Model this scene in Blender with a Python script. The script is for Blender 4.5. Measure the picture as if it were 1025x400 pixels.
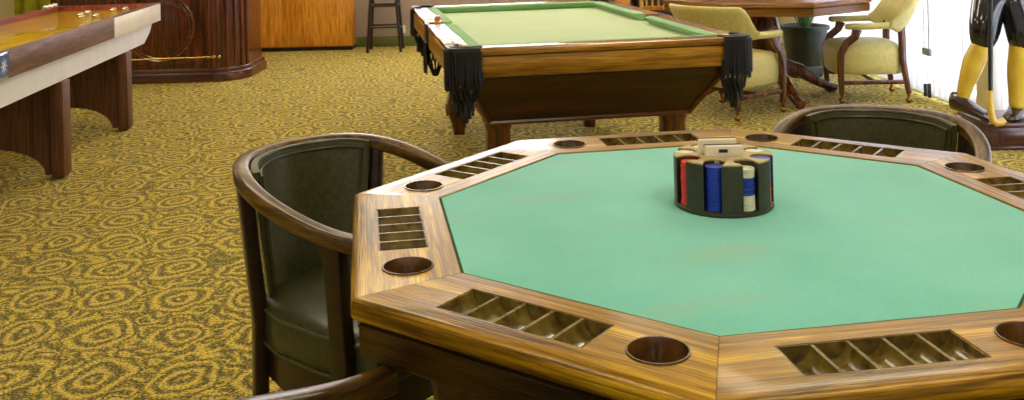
import bpy, bmesh, math, random
from mathutils import Vector, Matrix
random.seed(7)
for o in list(bpy.data.objects): bpy.data.objects.remove(o)
S = bpy.context.scene
COL = S.collection
PI = math.pi

# ------------------------------------------------------------------ camera
cam = bpy.data.cameras.new('camera'); co = bpy.data.objects.new('camera', cam); COL.objects.link(co)
cam.sensor_fit = 'HORIZONTAL'; cam.sensor_width = 36; cam.lens = 962/1025*36
cam.shift_y = -273/1025; cam.clip_start = .05; cam.clip_end = 100
roll = math.radians(1.38); cr, sr = math.cos(roll), math.sin(roll)
right = Vector((cr, 0, -sr)); up = Vector((sr, 0, cr)); back = Vector((0, -1, 0))
M = Matrix((right, up, back)).transposed().to_4x4(); M.translation = (0, 0, 1.323)
co.matrix_world = M
S.camera = co

# ------------------------------------------------------------------ world, exposure
w = bpy.data.worlds.new('world'); S.world = w; w.use_nodes = True
bg = w.node_tree.nodes['Background']; bg.inputs[0].default_value = (1.0, .92, .80, 1); bg.inputs[1].default_value = .5
S.view_settings.view_transform = 'Standard'; S.view_settings.look = 'None'
S.view_settings.gamma = 1; S.view_settings.exposure = 0.0; S.view_settings.use_curve_mapping = False
LAMP_STRENGTH = 10.0
WINDOW_STRENGTH = 4.5
BACK_WINDOW_STRENGTH = 6.0

# ------------------------------------------------------------------ material helpers
def lin(c):
    return tuple(((v/255)/12.92 if v/255 <= .04045 else ((v/255+.055)/1.055)**2.4) for v in c) + (1,)
def newmat(name):
    m = bpy.data.materials.new(name); m.use_nodes = True
    return m, m.node_tree.nodes, m.node_tree.links, m.node_tree.nodes['Principled BSDF']
def setp(b, rough=.5, metal=0, coat=0, spec=.5, sheen=0, coatrough=.08):
    b.inputs['Roughness'].default_value = rough; b.inputs['Metallic'].default_value = metal
    b.inputs['Coat Weight'].default_value = coat; b.inputs['Coat Roughness'].default_value = coatrough
    b.inputs['Specular IOR Level'].default_value = spec; b.inputs['Sheen Weight'].default_value = sheen
def coords(n, l, scale=(1, 1, 1), rot=(0, 0, 0), kind='Object'):
    t = n.new('ShaderNodeTexCoord'); mp = n.new('ShaderNodeMapping')
    mp.inputs['Scale'].default_value = scale; mp.inputs['Rotation'].default_value = rot
    l.new(t.outputs[kind], mp.inputs[0]); return mp.outputs[0]
def ramp(n, stops):
    r = n.new('ShaderNodeValToRGB'); e = r.color_ramp.elements
    while len(e) < len(stops): e.new(.5)
    for k, (p, c) in enumerate(stops): e[k].position = p; e[k].color = c
    return r
def plain(name, c, c2=None, nscale=30, bump=.0, **k):
    m, n, l, b = newmat(name); setp(b, **k)
    v = coords(n, l); t = n.new('ShaderNodeTexNoise'); t.inputs['Scale'].default_value = nscale; t.inputs['Detail'].default_value = 5
    l.new(v, t.inputs['Vector'])
    c = lin(c); c2 = lin(c2) if c2 else tuple(x*.82 for x in c[:3])+(1,)
    r = ramp(n, [(.35, c2), (.65, c)]); l.new(t.outputs[0], r.inputs[0]); l.new(r.outputs[0], b.inputs['Base Color'])
    if bump:
        bp = n.new('ShaderNodeBump'); bp.inputs['Strength'].default_value = bump; bp.inputs['Distance'].default_value = .002
        l.new(t.outputs[0], bp.inputs['Height']); l.new(bp.outputs[0], b.inputs['Normal'])
    return m
def wood(name, dark, mid, light, axis=0, scale=1.0, bump=.15, pores=True, **k):
    # grain runs along the given object axis
    m, n, l, b = newmat(name); setp(b, **k)
    sc = [38*scale]*3; sc[axis] = 2.2*scale
    v = coords(n, l, sc)
    t = n.new('ShaderNodeTexNoise'); t.inputs['Scale'].default_value = 1; t.inputs['Detail'].default_value = 8; t.inputs['Roughness'].default_value = .62; t.inputs['Distortion'].default_value = .6
    l.new(v, t.inputs['Vector'])
    r = ramp(n, [(.32, lin(dark)), (.5, lin(mid)), (.68, lin(light))]); l.new(t.outputs[0], r.inputs[0])
    out = r.outputs[0]; h = t.outputs[0]
    if pores:
        sc2 = [260*scale]*3; sc2[axis] = 9*scale
        v2 = coords(n, l, sc2); t2 = n.new('ShaderNodeTexNoise'); t2.inputs['Scale'].default_value = 1; t2.inputs['Detail'].default_value = 3
        l.new(v2, t2.inputs['Vector'])
        r2 = ramp(n, [(.40, (.35, .35, .35, 1)), (.52, (1, 1, 1, 1))]); l.new(t2.outputs[0], r2.inputs[0])
        mx = n.new('ShaderNodeMix'); mx.data_type = 'RGBA'; mx.blend_type = 'MULTIPLY'; mx.inputs[0].default_value = .7
        l.new(out, mx.inputs[6]); l.new(r2.outputs[0], mx.inputs[7]); out = mx.outputs[2]; h = t2.outputs[0]
    l.new(out, b.inputs['Base Color'])
    if bump:
        bp = n.new('ShaderNodeBump'); bp.inputs['Strength'].default_value = bump; bp.inputs['Distance'].default_value = .0015
        l.new(h, bp.inputs['Height']); l.new(bp.outputs[0], b.inputs['Normal'])
    return m
def emis(name, c, s):
    m, n, l, b = newmat(name); b.inputs['Base Color'].default_value = lin(c)
    b.inputs['Emission Color'].default_value = lin(c); b.inputs['Emission Strength'].default_value = s
    return m
def mth(n, l, op, a, b=None, c=None):
    x = n.new('ShaderNodeMath'); x.operation = op
    for i, v in enumerate((a, b, c)):
        if v is None: continue
        if isinstance(v, (int, float)): x.inputs[i].default_value = v
        else: l.new(v, x.inputs[i])
    return x.outputs[0]

def carpet_material():
    m, n, l, b = newmat('gold scroll carpet'); setp(b, rough=.9, spec=.2, sheen=.15)
    v0 = coords(n, l, (1, 1, 1), (0, 0, math.radians(4)))
    nz = n.new('ShaderNodeTexNoise'); nz.inputs['Scale'].default_value = 7; nz.inputs['Detail'].default_value = 2; l.new(v0, nz.inputs['Vector'])
    sub = n.new('ShaderNodeVectorMath'); sub.operation = 'SUBTRACT'; l.new(nz.outputs['Color'], sub.inputs[0]); sub.inputs[1].default_value = (.5, .5, .5)
    sca = n.new('ShaderNodeVectorMath'); sca.operation = 'SCALE'; l.new(sub.outputs[0], sca.inputs[0]); sca.inputs['Scale'].default_value = .11
    add = n.new('ShaderNodeVectorMath'); add.operation = 'ADD'; l.new(v0, add.inputs[0]); l.new(sca.outputs[0], add.inputs[1])
    sep = n.new('ShaderNodeSeparateXYZ'); l.new(add.outputs[0], sep.inputs[0])
    PX, PY = .27, .62
    def cell(dx, dy):
        fx = mth(n, l, 'SUBTRACT', mth(n, l, 'FLOORED_MODULO', mth(n, l, 'ADD', sep.outputs[0], dx), PX), PX/2)
        fy = mth(n, l, 'SUBTRACT', mth(n, l, 'FLOORED_MODULO', mth(n, l, 'ADD', sep.outputs[1], dy), PY), PY/2)
        fx = mth(n, l, 'MULTIPLY', fx, 1.12); fy = mth(n, l, 'MULTIPLY', fy, .95)
        return mth(n, l, 'SQRT', mth(n, l, 'ADD', mth(n, l, 'MULTIPLY', fx, fx), mth(n, l, 'MULTIPLY', fy, fy)))
    d = mth(n, l, 'MINIMUM', cell(0, 0), cell(PX/2, PY/2))
    rings = mth(n, l, 'ADD', mth(n, l, 'MULTIPLY', mth(n, l, 'COSINE', mth(n, l, 'MULTIPLY', d, 2*PI/.050)), .42), .5)
    fall = n.new('ShaderNodeMapRange'); l.new(d, fall.inputs[0]); fall.inputs[1].default_value = .115; fall.inputs[2].default_value = .14; fall.inputs[3].default_value = 1; fall.inputs[4].default_value = 0
    # scrolling vines between the medallions
    wv = n.new('ShaderNodeTexNoise'); wv.inputs['Scale'].default_value = 8; wv.inputs['Detail'].default_value = 1; l.new(add.outputs[0], wv.inputs['Vector'])
    vine = mth(n, l, 'ABSOLUTE', mth(n, l, 'SUBTRACT', mth(n, l, 'FRACT', mth(n, l, 'MULTIPLY', wv.outputs[0], 7)), .5))
    vine = mth(n, l, 'MULTIPLY', vine, 2)
    mixv = n.new('ShaderNodeMix'); mixv.data_type = 'FLOAT'; l.new(fall.outputs[0], mixv.inputs[0]); l.new(vine, mixv.inputs[2]); l.new(rings, mixv.inputs[3])
    # tufts
    tf = n.new('ShaderNodeTexNoise'); tf.inputs['Scale'].default_value = 105; tf.inputs['Detail'].default_value = 3; tf.inputs['Roughness'].default_value = .7; l.new(v0, tf.inputs['Vector'])
    sc = mth(n, l, 'ADD', mixv.outputs[0], mth(n, l, 'MULTIPLY', mth(n, l, 'SUBTRACT', tf.outputs[0], .5), 4.8))
    r = ramp(n, [(-.0, lin((76, 68, 6))), (.5, lin((156, 136, 26))), (1, lin((232, 204, 84)))]); l.new(sc, r.inputs[0])
    l.new(r.outputs[0], b.inputs['Base Color'])
    bp = n.new('ShaderNodeBump'); bp.inputs['Strength'].default_value = .6; bp.inputs['Distance'].default_value = .006
    l.new(sc, bp.inputs['Height']); l.new(bp.outputs[0], b.inputs['Normal'])
    return m
def felt_material(name, base, alt, stain=None):
    m, n, l, b = newmat(name); setp(b, rough=.95, spec=.1, sheen=.25)
    v = coords(n, l)
    t = n.new('ShaderNodeTexNoise'); t.inputs['Scale'].default_value = 3; t.inputs['Detail'].default_value = 8; l.new(v, t.inputs['Vector'])
    r = ramp(n, [(.3, lin(alt)), (.7, lin(base))]); l.new(t.outputs[0], r.inputs[0])
    t2 = n.new('ShaderNodeTexNoise'); t2.inputs['Scale'].default_value = 350; l.new(v, t2.inputs['Vector'])
    r2 = ramp(n, [(.3, (.88, .88, .88, 1)), (.7, (1, 1, 1, 1))]); l.new(t2.outputs[0], r2.inputs[0])
    mx = n.new('ShaderNodeMix'); mx.data_type = 'RGBA'; mx.blend_type = 'MULTIPLY'; mx.inputs[0].default_value = 1
    l.new(r.outputs[0], mx.inputs[6]); l.new(r2.outputs[0], mx.inputs[7]); out = mx.outputs[2]
    if stain:
        v3 = coords(n, l, (2.2, 6, 1), (0, 0, -.6)); t3 = n.new('ShaderNodeTexNoise'); t3.inputs['Scale'].default_value = 1.6; t3.inputs['Detail'].default_value = 4; l.new(v3, t3.inputs['Vector'])
        r3 = ramp(n, [(.57, (0, 0, 0, 1)), (.80, (.5, .5, .5, 1))]); l.new(t3.outputs[0], r3.inputs[0])
        m3 = n.new('ShaderNodeMix'); m3.data_type = 'RGBA'; l.new(r3.outputs[0], m3.inputs[0]); l.new(out, m3.inputs[6]); m3.inputs[7].default_value = lin(stain); out = m3.outputs[2]
    l.new(out, b.inputs['Base Color'])
    bp = n.new('ShaderNodeBump'); bp.inputs['Strength'].default_value = .15; bp.inputs['Distance'].default_value = .001
    l.new(t2.outputs[0], bp.inputs['Height']); l.new(bp.outputs[0], b.inputs['Normal'])
    return m

MT = {}
MT['carpet'] = carpet_material()
MT['felt'] = felt_material('mint green felt', (140, 222, 212), (120, 208, 194), (178, 190, 160))
MT['pool_cloth'] = felt_material('faded green billiard cloth', (202, 222, 176), (190, 214, 164))
MT['cushion'] = felt_material('green cushion cloth', (150, 196, 136), (130, 180, 118))
MT['rim'] = wood('golden oak rim', (76, 48, 0), (170, 124, 8), (228, 182, 44), axis=0, scale=1.0, bump=.9, rough=.30, spec=.5, coat=.30, coatrough=.13)
for _m in ('rim',): MT[_m].node_tree.nodes['Principled BSDF'].inputs['Specular Tint'].default_value = (1, .72, .30, 1)
MT['apron'] = wood('dark oak apron', (34, 19, 3), (72, 46, 8), (106, 70, 16), axis=0, scale=1, bump=.5, rough=.35)
MT['tray'] = plain('olive varnished tray', (132, 112, 50), (78, 62, 22), 40, .3, rough=.22, coat=.4)
MT['cup'] = plain('brown cup liner', (110, 72, 28), (56, 34, 10), 30, .2, rough=.2, coat=.6)
MT['chair_wood'] = wood('dark walnut chair frame', (16, 8, 4), (32, 17, 8), (50, 27, 12), axis=0, scale=.8, bump=.1, rough=.35, coat=.2, coatrough=.2)
MT['leather'] = plain('dark olive black leather', (60, 62, 32), (44, 46, 24), 60, .25, rough=.36, coat=.15, coatrough=.3)
MT['pad'] = plain('dark slate leather', (80, 80, 46), (62, 64, 38), 70, .2, rough=.38)
MT['mahogany'] = wood('mahogany', (46, 17, 6), (88, 40, 16), (128, 66, 28), axis=2, scale=.5, bump=.1, rough=.25, coat=.5)
MT['mahogany_x'] = wood('mahogany lengthwise', (46, 17, 6), (88, 40, 16), (128, 66, 28), axis=0, scale=.5, bump=.1, rough=.3, coat=.4)
MT['pool_body'] = wood('dark rosewood panel', (28, 10, 5), (54, 24, 12), (80, 40, 20), axis=0, scale=.6, bump=.1, rough=.4, coat=.2)
MT['pool_gold'] = wood('golden walnut rail', (112, 74, 10), (162, 116, 22), (200, 152, 44), axis=0, scale=.8, bump=.08, rough=.35, coat=.2)
MT['pool_top'] = wood('polished rail top', (116, 72, 14), (168, 116, 34), (200, 150, 60), axis=0, scale=.6, bump=.03, rough=.22, coat=1, coatrough=.12)
MT['black'] = plain('black pocket leather', (22, 24, 26), (12, 13, 15), 60, .2, rough=.4)
MT['fringe'] = plain('black fringe', (26, 30, 34), (10, 12, 14), 90, .2, rough=.55)
MT['oak'] = wood('orange oak', (190, 116, 24), (220, 144, 36), (236, 168, 58), axis=2, scale=.6, bump=.05, rough=.4, coat=.2)
MT['oak_light'] = wood('pale honey wood', (196, 150, 62), (222, 182, 96), (240, 210, 140), axis=2, scale=.6, bump=.05, rough=.4)
MT['shuffle_side'] = wood('brown side rail', (84, 52, 38), (116, 78, 60), (142, 102, 82), axis=1, scale=.6, bump=.2, rough=.5)
MT['shuffle_red'] = wood('red brown side rail', (124, 44, 26), (158, 68, 42), (180, 90, 58), axis=1, scale=.5, bump=.05, rough=.4, coat=.3)
MT['playfield'] = wood('glossy maple playfield', (214, 160, 18), (238, 194, 44), (248, 216, 84), axis=1, scale=.5, bump=.0, pores=False, rough=.10, spec=.5)
MT['cream_paint'] = plain('cream white laminate', (238, 232, 222), (230, 224, 216), 8, 0, rough=.35)
MT['white_paint'] = plain('white laminate', (228, 230, 238), (220, 222, 232), 8, 0, rough=.35)
MT['leg_brown'] = wood('brown leg panel', (72, 42, 24), (102, 64, 40), (122, 80, 52), axis=2, scale=.5, bump=.05, rough=.5)
MT['cream_vinyl'] = plain('olive cream vinyl', (206, 194, 118), (194, 182, 104), 40, .15, rough=.5, sheen=.1)
MT['brass'] = plain('brass', (214, 180, 96), (196, 160, 80), 20, 0, rough=.25, metal=1)
MT['steel'] = plain('chrome steel', (225, 225, 228), (205, 205, 210), 20, 0, rough=.15, metal=1)
MT['gold_chrome'] = plain('antique ball caster', (170, 130, 60), (140, 100, 40), 20, 0, rough=.25, metal=1)
MT['rubber'] = plain('black caster rubber', (20, 20, 24), (10, 10, 12), 20, 0, rough=.3, coat=.5)
MT['wall'] = plain('taupe wall paint', (170, 152, 140), (162, 144, 132), 3, 0, rough=.85)
MT['wall_cream'] = plain('cream wall paint', (226, 214, 170), (218, 206, 160), 3, 0, rough=.85)
MT['base_green'] = plain('olive green cove base', (104, 108, 52), (92, 98, 46), 6, 0, rough=.6)
MT['ceiling'] = plain('white ceiling tile', (236, 230, 214), (222, 216, 200), 60, .2, rough=.9)
MT['curtain'] = plain('yellow green drape', (176, 172, 34), (130, 130, 20), 6, .1, rough=.9)
MT['rack'] = plain('dark bronze plastic', (62, 56, 40), (50, 46, 34), 90, .05, rough=.45)
MT['rack_top'] = plain('tan rack top', (186, 166, 104), (168, 148, 88), 60, .05, rough=.35, coat=.3)
MT['chip_red'] = plain('red chip', (226, 52, 44), (206, 40, 34), 80, 0, rough=.4)
MT['chip_blue'] = plain('blue chip', (30, 62, 186), (22, 46, 160), 80, 0, rough=.4)
MT['chip_white'] = plain('white chip', (236, 232, 206), (226, 222, 196), 80, 0, rough=.4)
MT['card_white'] = plain('card stock', (232, 226, 206), (222, 214, 190), 20, 0, rough=.5)
MT['dark_trim'] = plain('dark box print', (44, 36, 30), (30, 26, 22), 20, 0, rough=.5)
MT['sock'] = plain('yellow painted sock', (222, 190, 70), (208, 172, 52), 14, .1, rough=.35, coat=.4)
MT['breeches'] = plain('black glazed breeches', (20, 24, 36), (10, 12, 20), 14, .2, rough=.15, coat=.9, coatrough=.05)
MT['shoe'] = plain('dark brown glazed shoe', (52, 22, 20), (24, 10, 12), 14, .1, rough=.2, coat=.8)
MT['skin'] = plain('painted skin', (214, 160, 120), (204, 148, 108), 10, 0, rough=.4)
MT['club_head'] = plain('yellow painted club head', (224, 190, 84), (206, 168, 60), 20, 0, rough=.3, coat=.5)
MT['club_shaft'] = plain('dark grey shaft', (40, 46, 52), (30, 34, 40), 20, 0, rough=.3)
MT['statue_base'] = wood('mauve brown statue base', (52, 24, 22), (80, 42, 38), (100, 60, 54), axis=0, scale=.6, bump=.05, rough=.3, coat=.5)
MT['pot'] = plain('grey green planter', (50, 60, 48), (38, 46, 38), 10, .1, rough=.5)
MT['moulding'] = wood('reddish carved moulding', (70, 30, 12), (112, 58, 26), (146, 84, 42), axis=0, scale=.5, bump=.05, rough=.25, coat=.6)
MT['table_wood'] = wood('golden brown table wood', (84, 46, 14), (134, 84, 28), (172, 116, 46), axis=0, scale=.6, bump=.1, rough=.3, coat=.3)
MT['edge_green'] = plain('dark green felt edge', (40, 84, 44), None, 60, 0, rough=.9)
MT['leaf'] = plain('green leaf', (110, 160, 96), (70, 120, 60), 20, .1, rough=.4)
MT['soil'] = plain('soil', (40, 30, 20), None, 60, .5, rough=.9)
MT['outlet'] = plain('white outlet plastic', (236, 232, 222), None, 10, 0, rough=.4)
MT['chalk'] = plain('orange chalk', (222, 120, 50), (200, 96, 36), 40, .1, rough=.8)
MT['blue_badge'] = plain('blue badge', (40, 90, 170), (30, 70, 150), 30, 0, rough=.3, coat=.5)
MT['white_badge'] = plain('pale star print', (206, 226, 240), None, 30, 0, rough=.3, coat=.5)
MT['lamp'] = emis('lamp diffuser', (255, 240, 208), LAMP_STRENGTH)
MT['daylight'] = emis('daylight pane', (240, 246, 255), WINDOW_STRENGTH)
MT['daylight_back'] = emis('daylight back pane', (246, 246, 255), BACK_WINDOW_STRENGTH)
MT['frame_white'] = plain('white window frame', (232, 228, 218), None, 10, 0, rough=.5)
MT['cord'] = plain('grey cord', (150, 150, 156), None, 10, 0, rough=.6)
def blind_material():
    m, n, l, b = newmat('white translucent slat'); b.inputs['Base Color'].default_value = lin((240, 240, 242)); setp(b, rough=.6)
    tr = n.new('ShaderNodeBsdfTranslucent'); tr.inputs[0].default_value = lin((244, 244, 248))
    mx = n.new('ShaderNodeMixShader'); mx.inputs[0].default_value = .55
    l.new(b.outputs[0], mx.inputs[1]); l.new(tr.outputs[0], mx.inputs[2])
    l.new(mx.outputs[0], n['Material Output'].inputs['Surface']); return m
MT['blind'] = blind_material()

# ------------------------------------------------------------------ geometry helpers
def new(): return bmesh.new()
def obj(name, bm, mat, parent=None, loc=(0, 0, 0), rot=(0, 0, 0), sharp=40, recalc=True):
    if recalc: bmesh.ops.recalc_face_normals(bm, faces=bm.faces)
    me = bpy.data.meshes.new(name); bm.to_mesh(me); bm.free()
    me.shade_smooth(); me.set_sharp_from_angle(angle=math.radians(sharp))
    o = bpy.data.objects.new(name, me); COL.objects.link(o); me.materials.append(MT[mat] if isinstance(mat, str) else mat)
    o.location = loc; o.rotation_euler = rot
    if parent: o.parent = parent
    return o
def thing(name, label, cat, loc=(0, 0, 0), rz=0, group=None):
    o = bpy.data.objects.new(name, None); COL.objects.link(o); o.empty_display_size = .1
    o.location = loc; o.rotation_euler = (0, 0, rz); tag(o, label, cat, group); return o
def tag(o, label, cat, group=None):
    o['label'] = label; o['category'] = cat
    if group: o['group'] = group
    return o
def struct(o): o['kind'] = 'structure'; return o
def box(bm, c, s, bev=0, rz=0, seg=2):
    r = bmesh.ops.create_cube(bm, size=1)['verts']
    bmesh.ops.scale(bm, vec=s, verts=r)
    if bev:
        ed = list({e for v in r for e in v.link_edges})
        q = bmesh.ops.bevel(bm, geom=ed, offset=bev, segments=seg, affect='EDGES', profile=.5)
        r = list(set(q['verts']) | {v for v in r if v.is_valid})
        seen = set(); st = [r[0]]
        while st:
            v = st.pop()
            if v in seen: continue
            seen.add(v)
            for e in v.link_edges: st.append(e.other_vert(v))
        r = list(seen)
    if rz: bmesh.ops.rotate(bm, cent=(0, 0, 0), matrix=Matrix.Rotation(rz, 3, 'Z'), verts=r)
    bmesh.ops.translate(bm, vec=c, verts=r)
    return r
def rbox(bm, x0, x1, y0, y1, z0, z1, bev=0): return box(bm, ((x0+x1)/2, (y0+y1)/2, (z0+z1)/2), (abs(x1-x0), abs(y1-y0), abs(z1-z0)), bev)
def loft(bm, rings, closed=True, cap=True):
    V = [[bm.verts.new(p) for p in r] for r in rings]; n = len(V[0])
    for a, b in zip(V, V[1:]):
        for i in range(n if closed else n-1):
            j = (i+1) % n
            bm.faces.new((a[i], a[j], b[j], b[i]))
    if cap and closed:
        bm.faces.new(V[0][::-1]); bm.faces.new(V[-1])
    return V
def tube(bm, pts, r, n=8, cap=True, flat=1.0):
    pts = [Vector(p) for p in pts]; rs = r if isinstance(r, (list, tuple)) else [r]*len(pts)
    rings = []; up0 = None
    for i, p in enumerate(pts):
        d = (pts[min(i+1, len(pts)-1)]-pts[max(i-1, 0)]).normalized()
        a = Vector((0, 0, 1)) if abs(d.z) < .92 else Vector((1, 0, 0))
        if up0 is not None: a = up0
        s = d.cross(a).normalized(); u = s.cross(d).normalized(); up0 = u
        rings.append([p+(s*math.cos(2*PI*k/n)+u*math.sin(2*PI*k/n)*flat)*rs[i] for k in range(n)])
    return loft(bm, rings, True, cap)
def lathe(bm, prof, n=24, c=(0, 0, 0), cap=True):
    rings = [[Vector((c[0]+max(r, 1e-4)*math.cos(2*PI*k/n), c[1]+max(r, 1e-4)*math.sin(2*PI*k/n), c[2]+z)) for k in range(n)] for r, z in prof]
    return loft(bm, rings, True, cap)
def prism(bm, outline, z0, z1, bev=0):
    vs = [bm.verts.new((x, y, z0)) for x, y in outline]; f = bm.faces.new(vs)
    r = bmesh.ops.extrude_face_region(bm, geom=[f]); top = [v for v in r['geom'] if isinstance(v, bmesh.types.BMVert)]
    bmesh.ops.translate(bm, vec=(0, 0, z1-z0), verts=top)
    if bev:
        ed = list({e for v in top for e in v.link_edges if all(q in top for q in e.verts)})
        bmesh.ops.bevel(bm, geom=ed, offset=bev, segments=3, affect='EDGES', profile=.5)
def sbar(bm, path, wv, hv, bev=.25):
    # rounded rectangular section swept along path; path: list of (point, widthdir), section width wv (along widthdir) and height hv
    rings = []
    n = len(path)
    for i, (p, wd) in enumerate(path):
        p = Vector(p); wd = Vector(wd).normalized()
        d = (Vector(path[min(i+1, n-1)][0])-Vector(path[max(i-1, 0)][0])).normalized()
        hd = wd.cross(d).normalized(); wd = d.cross(hd).normalized()
        W = (wv[i] if isinstance(wv, list) else wv)/2; Hh = (hv[i] if isinstance(hv, list) else hv)/2
        b = min(W, Hh)*bev*2
        b = min(b, W*.95, Hh*.95)
        R = []
        for sx, sy, a0 in ((1, 1, 0), (-1, 1, 90), (-1, -1, 180), (1, -1, 270)):
            for k in range(4):
                a = math.radians(a0+30*k)
                R.append(p+wd*(sx*(W-b)+b*math.cos(a))+hd*(sy*(Hh-b)+b*math.sin(a)))
        rings.append(R)
    return loft(bm, rings)
def copy_tree(o, parent=None):
    c = o.copy(); COL.objects.link(c)
    if parent: c.parent = parent
    for ch in list(o.children): copy_tree(ch, c)
    return c
def applied(o):
    dg = bpy.context.evaluated_depsgraph_get(); me = bpy.data.meshes.new_from_object(o.evaluated_get(dg))
    o.modifiers.clear(); o.data = me; return o

# ------------------------------------------------------------------ room
CEIL = 2.6
bm = new(); rbox(bm, -6.5, 4.2, -1.2, 11.2, -.1, 0); struct(obj('floor', bm, 'carpet'))
bm = new(); rbox(bm, -6.5, 4.2, -1.2, 11.2, CEIL, CEIL+.1); struct(obj('ceiling', bm, 'ceiling'))
# back wall with a window opening
WX0, WX1, WZ0, WZ1 = -2.1, .45, 1.0, 2.35
bm = new(); rbox(bm, -6.5, -5.15, 10.95, 11.1, 0, CEIL); struct(obj('wall_alcove', bm, 'wall_cream'))
bm = new()
rbox(bm, -5.15, WX0, 10.95, 11.1, 0, CEIL); rbox(bm, WX1, 3.6, 10.95, 11.1, 0, CEIL)
rbox(bm, WX0, WX1, 10.95, 11.1, 0, WZ0); rbox(bm, WX0, WX1, 10.95, 11.1, WZ1, CEIL)
struct(obj('wall_back', bm, 'wall'))
bm = new(); rbox(bm, -3.2, 3.6, 10.93, 10.949, 0, .115, .004); struct(obj('baseboard_back', bm, 'base_green'))
bm = new(); rbox(bm, -6.65, -6.5, -1.2, 11.1, 0, CEIL); struct(obj('wall_left', bm, 'wall_cream'))
def window_frame(name, L, z0, z1, nm, mat, loc, rz):
    root = thing(name, '', ''); del root['label']; del root['category']; root['kind'] = 'structure'; root.location = loc; root.rotation_euler = (0, 0, rz)
    bm = new()
    rbox(bm, 0, L, -.03, .03, z0, z0+.05, .005); rbox(bm, 0, L, -.03, .03, z1-.05, z1, .005)
    for i in range(nm+1):
        x = .025+(L-.05)*i/nm; rbox(bm, x-.025, x+.025, -.028, .028, z0, z1, .005)
    obj('window_frame', bm, 'frame_white', root)
    bm = new(); rbox(bm, .02, L-.02, .04, .05, z0+.01, z1-.01); obj('window_glass', bm, mat, root)
    return root
window_frame('window_3', WX1-WX0, WZ0, WZ1, 3, 'daylight_back', (WX0, 11.02, 0), 0)

# right wall: x = 2.98 + .05*(7.4-y), built in its own frame running along -y
def rw(y): return 3.05+.05*(7.4-y)
RA = math.atan2(-1, .05)          # heading of +x_local = towards the camera (-y)
R0 = Vector((rw(10.95), 10.95, 0))
def rpos(y): return (10.95-y)*math.hypot(1, .05)
def right_wall():
    bm = new()
    gaps = [(9.4, 6.40, .02, 2.25), (6.16, 3.6, .02, 2.25)]
    y = 11.1
    for a, b, z0, z1 in gaps:
        rbox(bm, rpos(y), rpos(a), 0, .15, 0, CEIL)
        rbox(bm, rpos(a), rpos(b), 0, .15, z1, CEIL); rbox(bm, rpos(a), rpos(b), 0, .15, 0, z0)
        y = b
    rbox(bm, rpos(y), rpos(-1.2), 0, .15, 0, CEIL)
    struct(obj('wall_right', bm, 'wall_cream', None, R0, (0, 0, RA)))
right_wall()
def side_window(name, ya, yb, nm):
    L = rpos(yb)-rpos(ya)
    p = R0+Vector((math.cos(RA), math.sin(RA), 0))*rpos(ya)+Vector((-math.sin(RA), math.cos(RA), 0))*.10
    window_frame(name, L, .02, 2.25, nm, 'daylight', p, RA)
side_window('window_1', 9.4, 6.40, 3); side_window('window_2', 6.16, 3.6, 2)
def blinds(ya, yb, label, cord=None):
    L = rpos(yb)-rpos(ya)
    p = R0+Vector((math.cos(RA), math.sin(RA), 0))*rpos(ya)+Vector((-math.sin(RA), math.cos(RA), 0))*(-.05)
    t = thing('vertical_blind', label, 'blind', p, RA, 'white vertical blinds')
    bm = new(); n = int(L/.085)
    for i in range(n):
        x = .04+i*.085; pts = []
        a = .28
        ring = []
        for k in range(5):
            u = (k/4-.5)*.094; bow = .006*(1-(2*u/.094)**2)
            ring.append((x+u*math.cos(a)-bow*math.sin(a), u*math.sin(a)+bow*math.cos(a)))
        top = [(q[0], q[1]) for q in ring]
        bot = [(q[0]+.0008*math.sin(a), q[1]-.0012) for q in ring[::-1]]
        prism(bm, top+bot, .03, 2.2)
    obj('slats', bm, 'blind', t, sharp=60)
    bm = new(); rbox(bm, 0, L, -.03, .03, 2.2, 2.25, .004); obj('head_rail', bm, 'frame_white', t)
    if cord is not None:
        x = rpos(cord)-rpos(ya)
        bm = new()
        tube(bm, [(x, -.065, 2.2), (x, -.065, .35)], .0035, 6); tube(bm, [(x+.07, -.065, 2.2), (x+.07, -.065, .35)], .005, 6)
        for k in range(16): tube(bm, [(x-.02, -.065, .42+k*.11), (x+.10, -.065, .42+k*.11)], .002, 5)
        rbox(bm, x-.02, x+.09, -.075, -.055, .33, .38, .004)
        obj('pull_cord', bm, 'cord', t)
        bm = new(); tube(bm, [(x+.0, -.065, .12), (x+.0, -.065, .03)], .012, 8); tube(bm, [(x+.06, -.065, .13), (x+.06, -.065, .03)], .014, 8); obj('cord_weight', bm, 'dark_trim', t)
blinds(9.4, 6.42, 'tall white vertical blinds with hanging pull cords, between green cream chair and golfer statue', 6.95)
blinds(6.14, 3.6, 'white vertical blinds directly behind the golfer statue on the right')
# beige trim post between the windows
bm = new(); rbox(bm, rpos(6.42), rpos(6.15), -.03, -.001, 0, CEIL, .005); struct(obj('trim_1', bm, 'wall_cream', None, R0, (0, 0, RA)))

# ceiling troffers
for i, (x, y) in enumerate([(-1.6, 1.0), (1.2, 1.0), (-1.2, 3.6), (1.4, 3.6), (-1.4, 6.2), (1.2, 6.2), (-1.3, 9.1), (.1, 9.1), (-4.2, 5.4), (-4.2, 8.4)]):
    t = thing('ceiling_light', 'recessed rectangular ceiling light', 'ceiling light', (x, y, CEIL), 0, 'recessed ceiling lights')
    bm = new()
    rbox(bm, -.62, .62, -.33, -.30, -.02, -.0005); rbox(bm, -.62, .62, .30, .33, -.02, -.0005); rbox(bm, -.62, -.6, -.30, .30, -.02, -.0005); rbox(bm, .6, .62, -.30, .30, -.02, -.0005)
    obj('frame', bm, 'frame_white', t)
    bm = new(); rbox(bm, -.6, .6, -.3, .3, -.012, -.001); obj('diffuser', bm, 'lamp', t)

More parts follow.
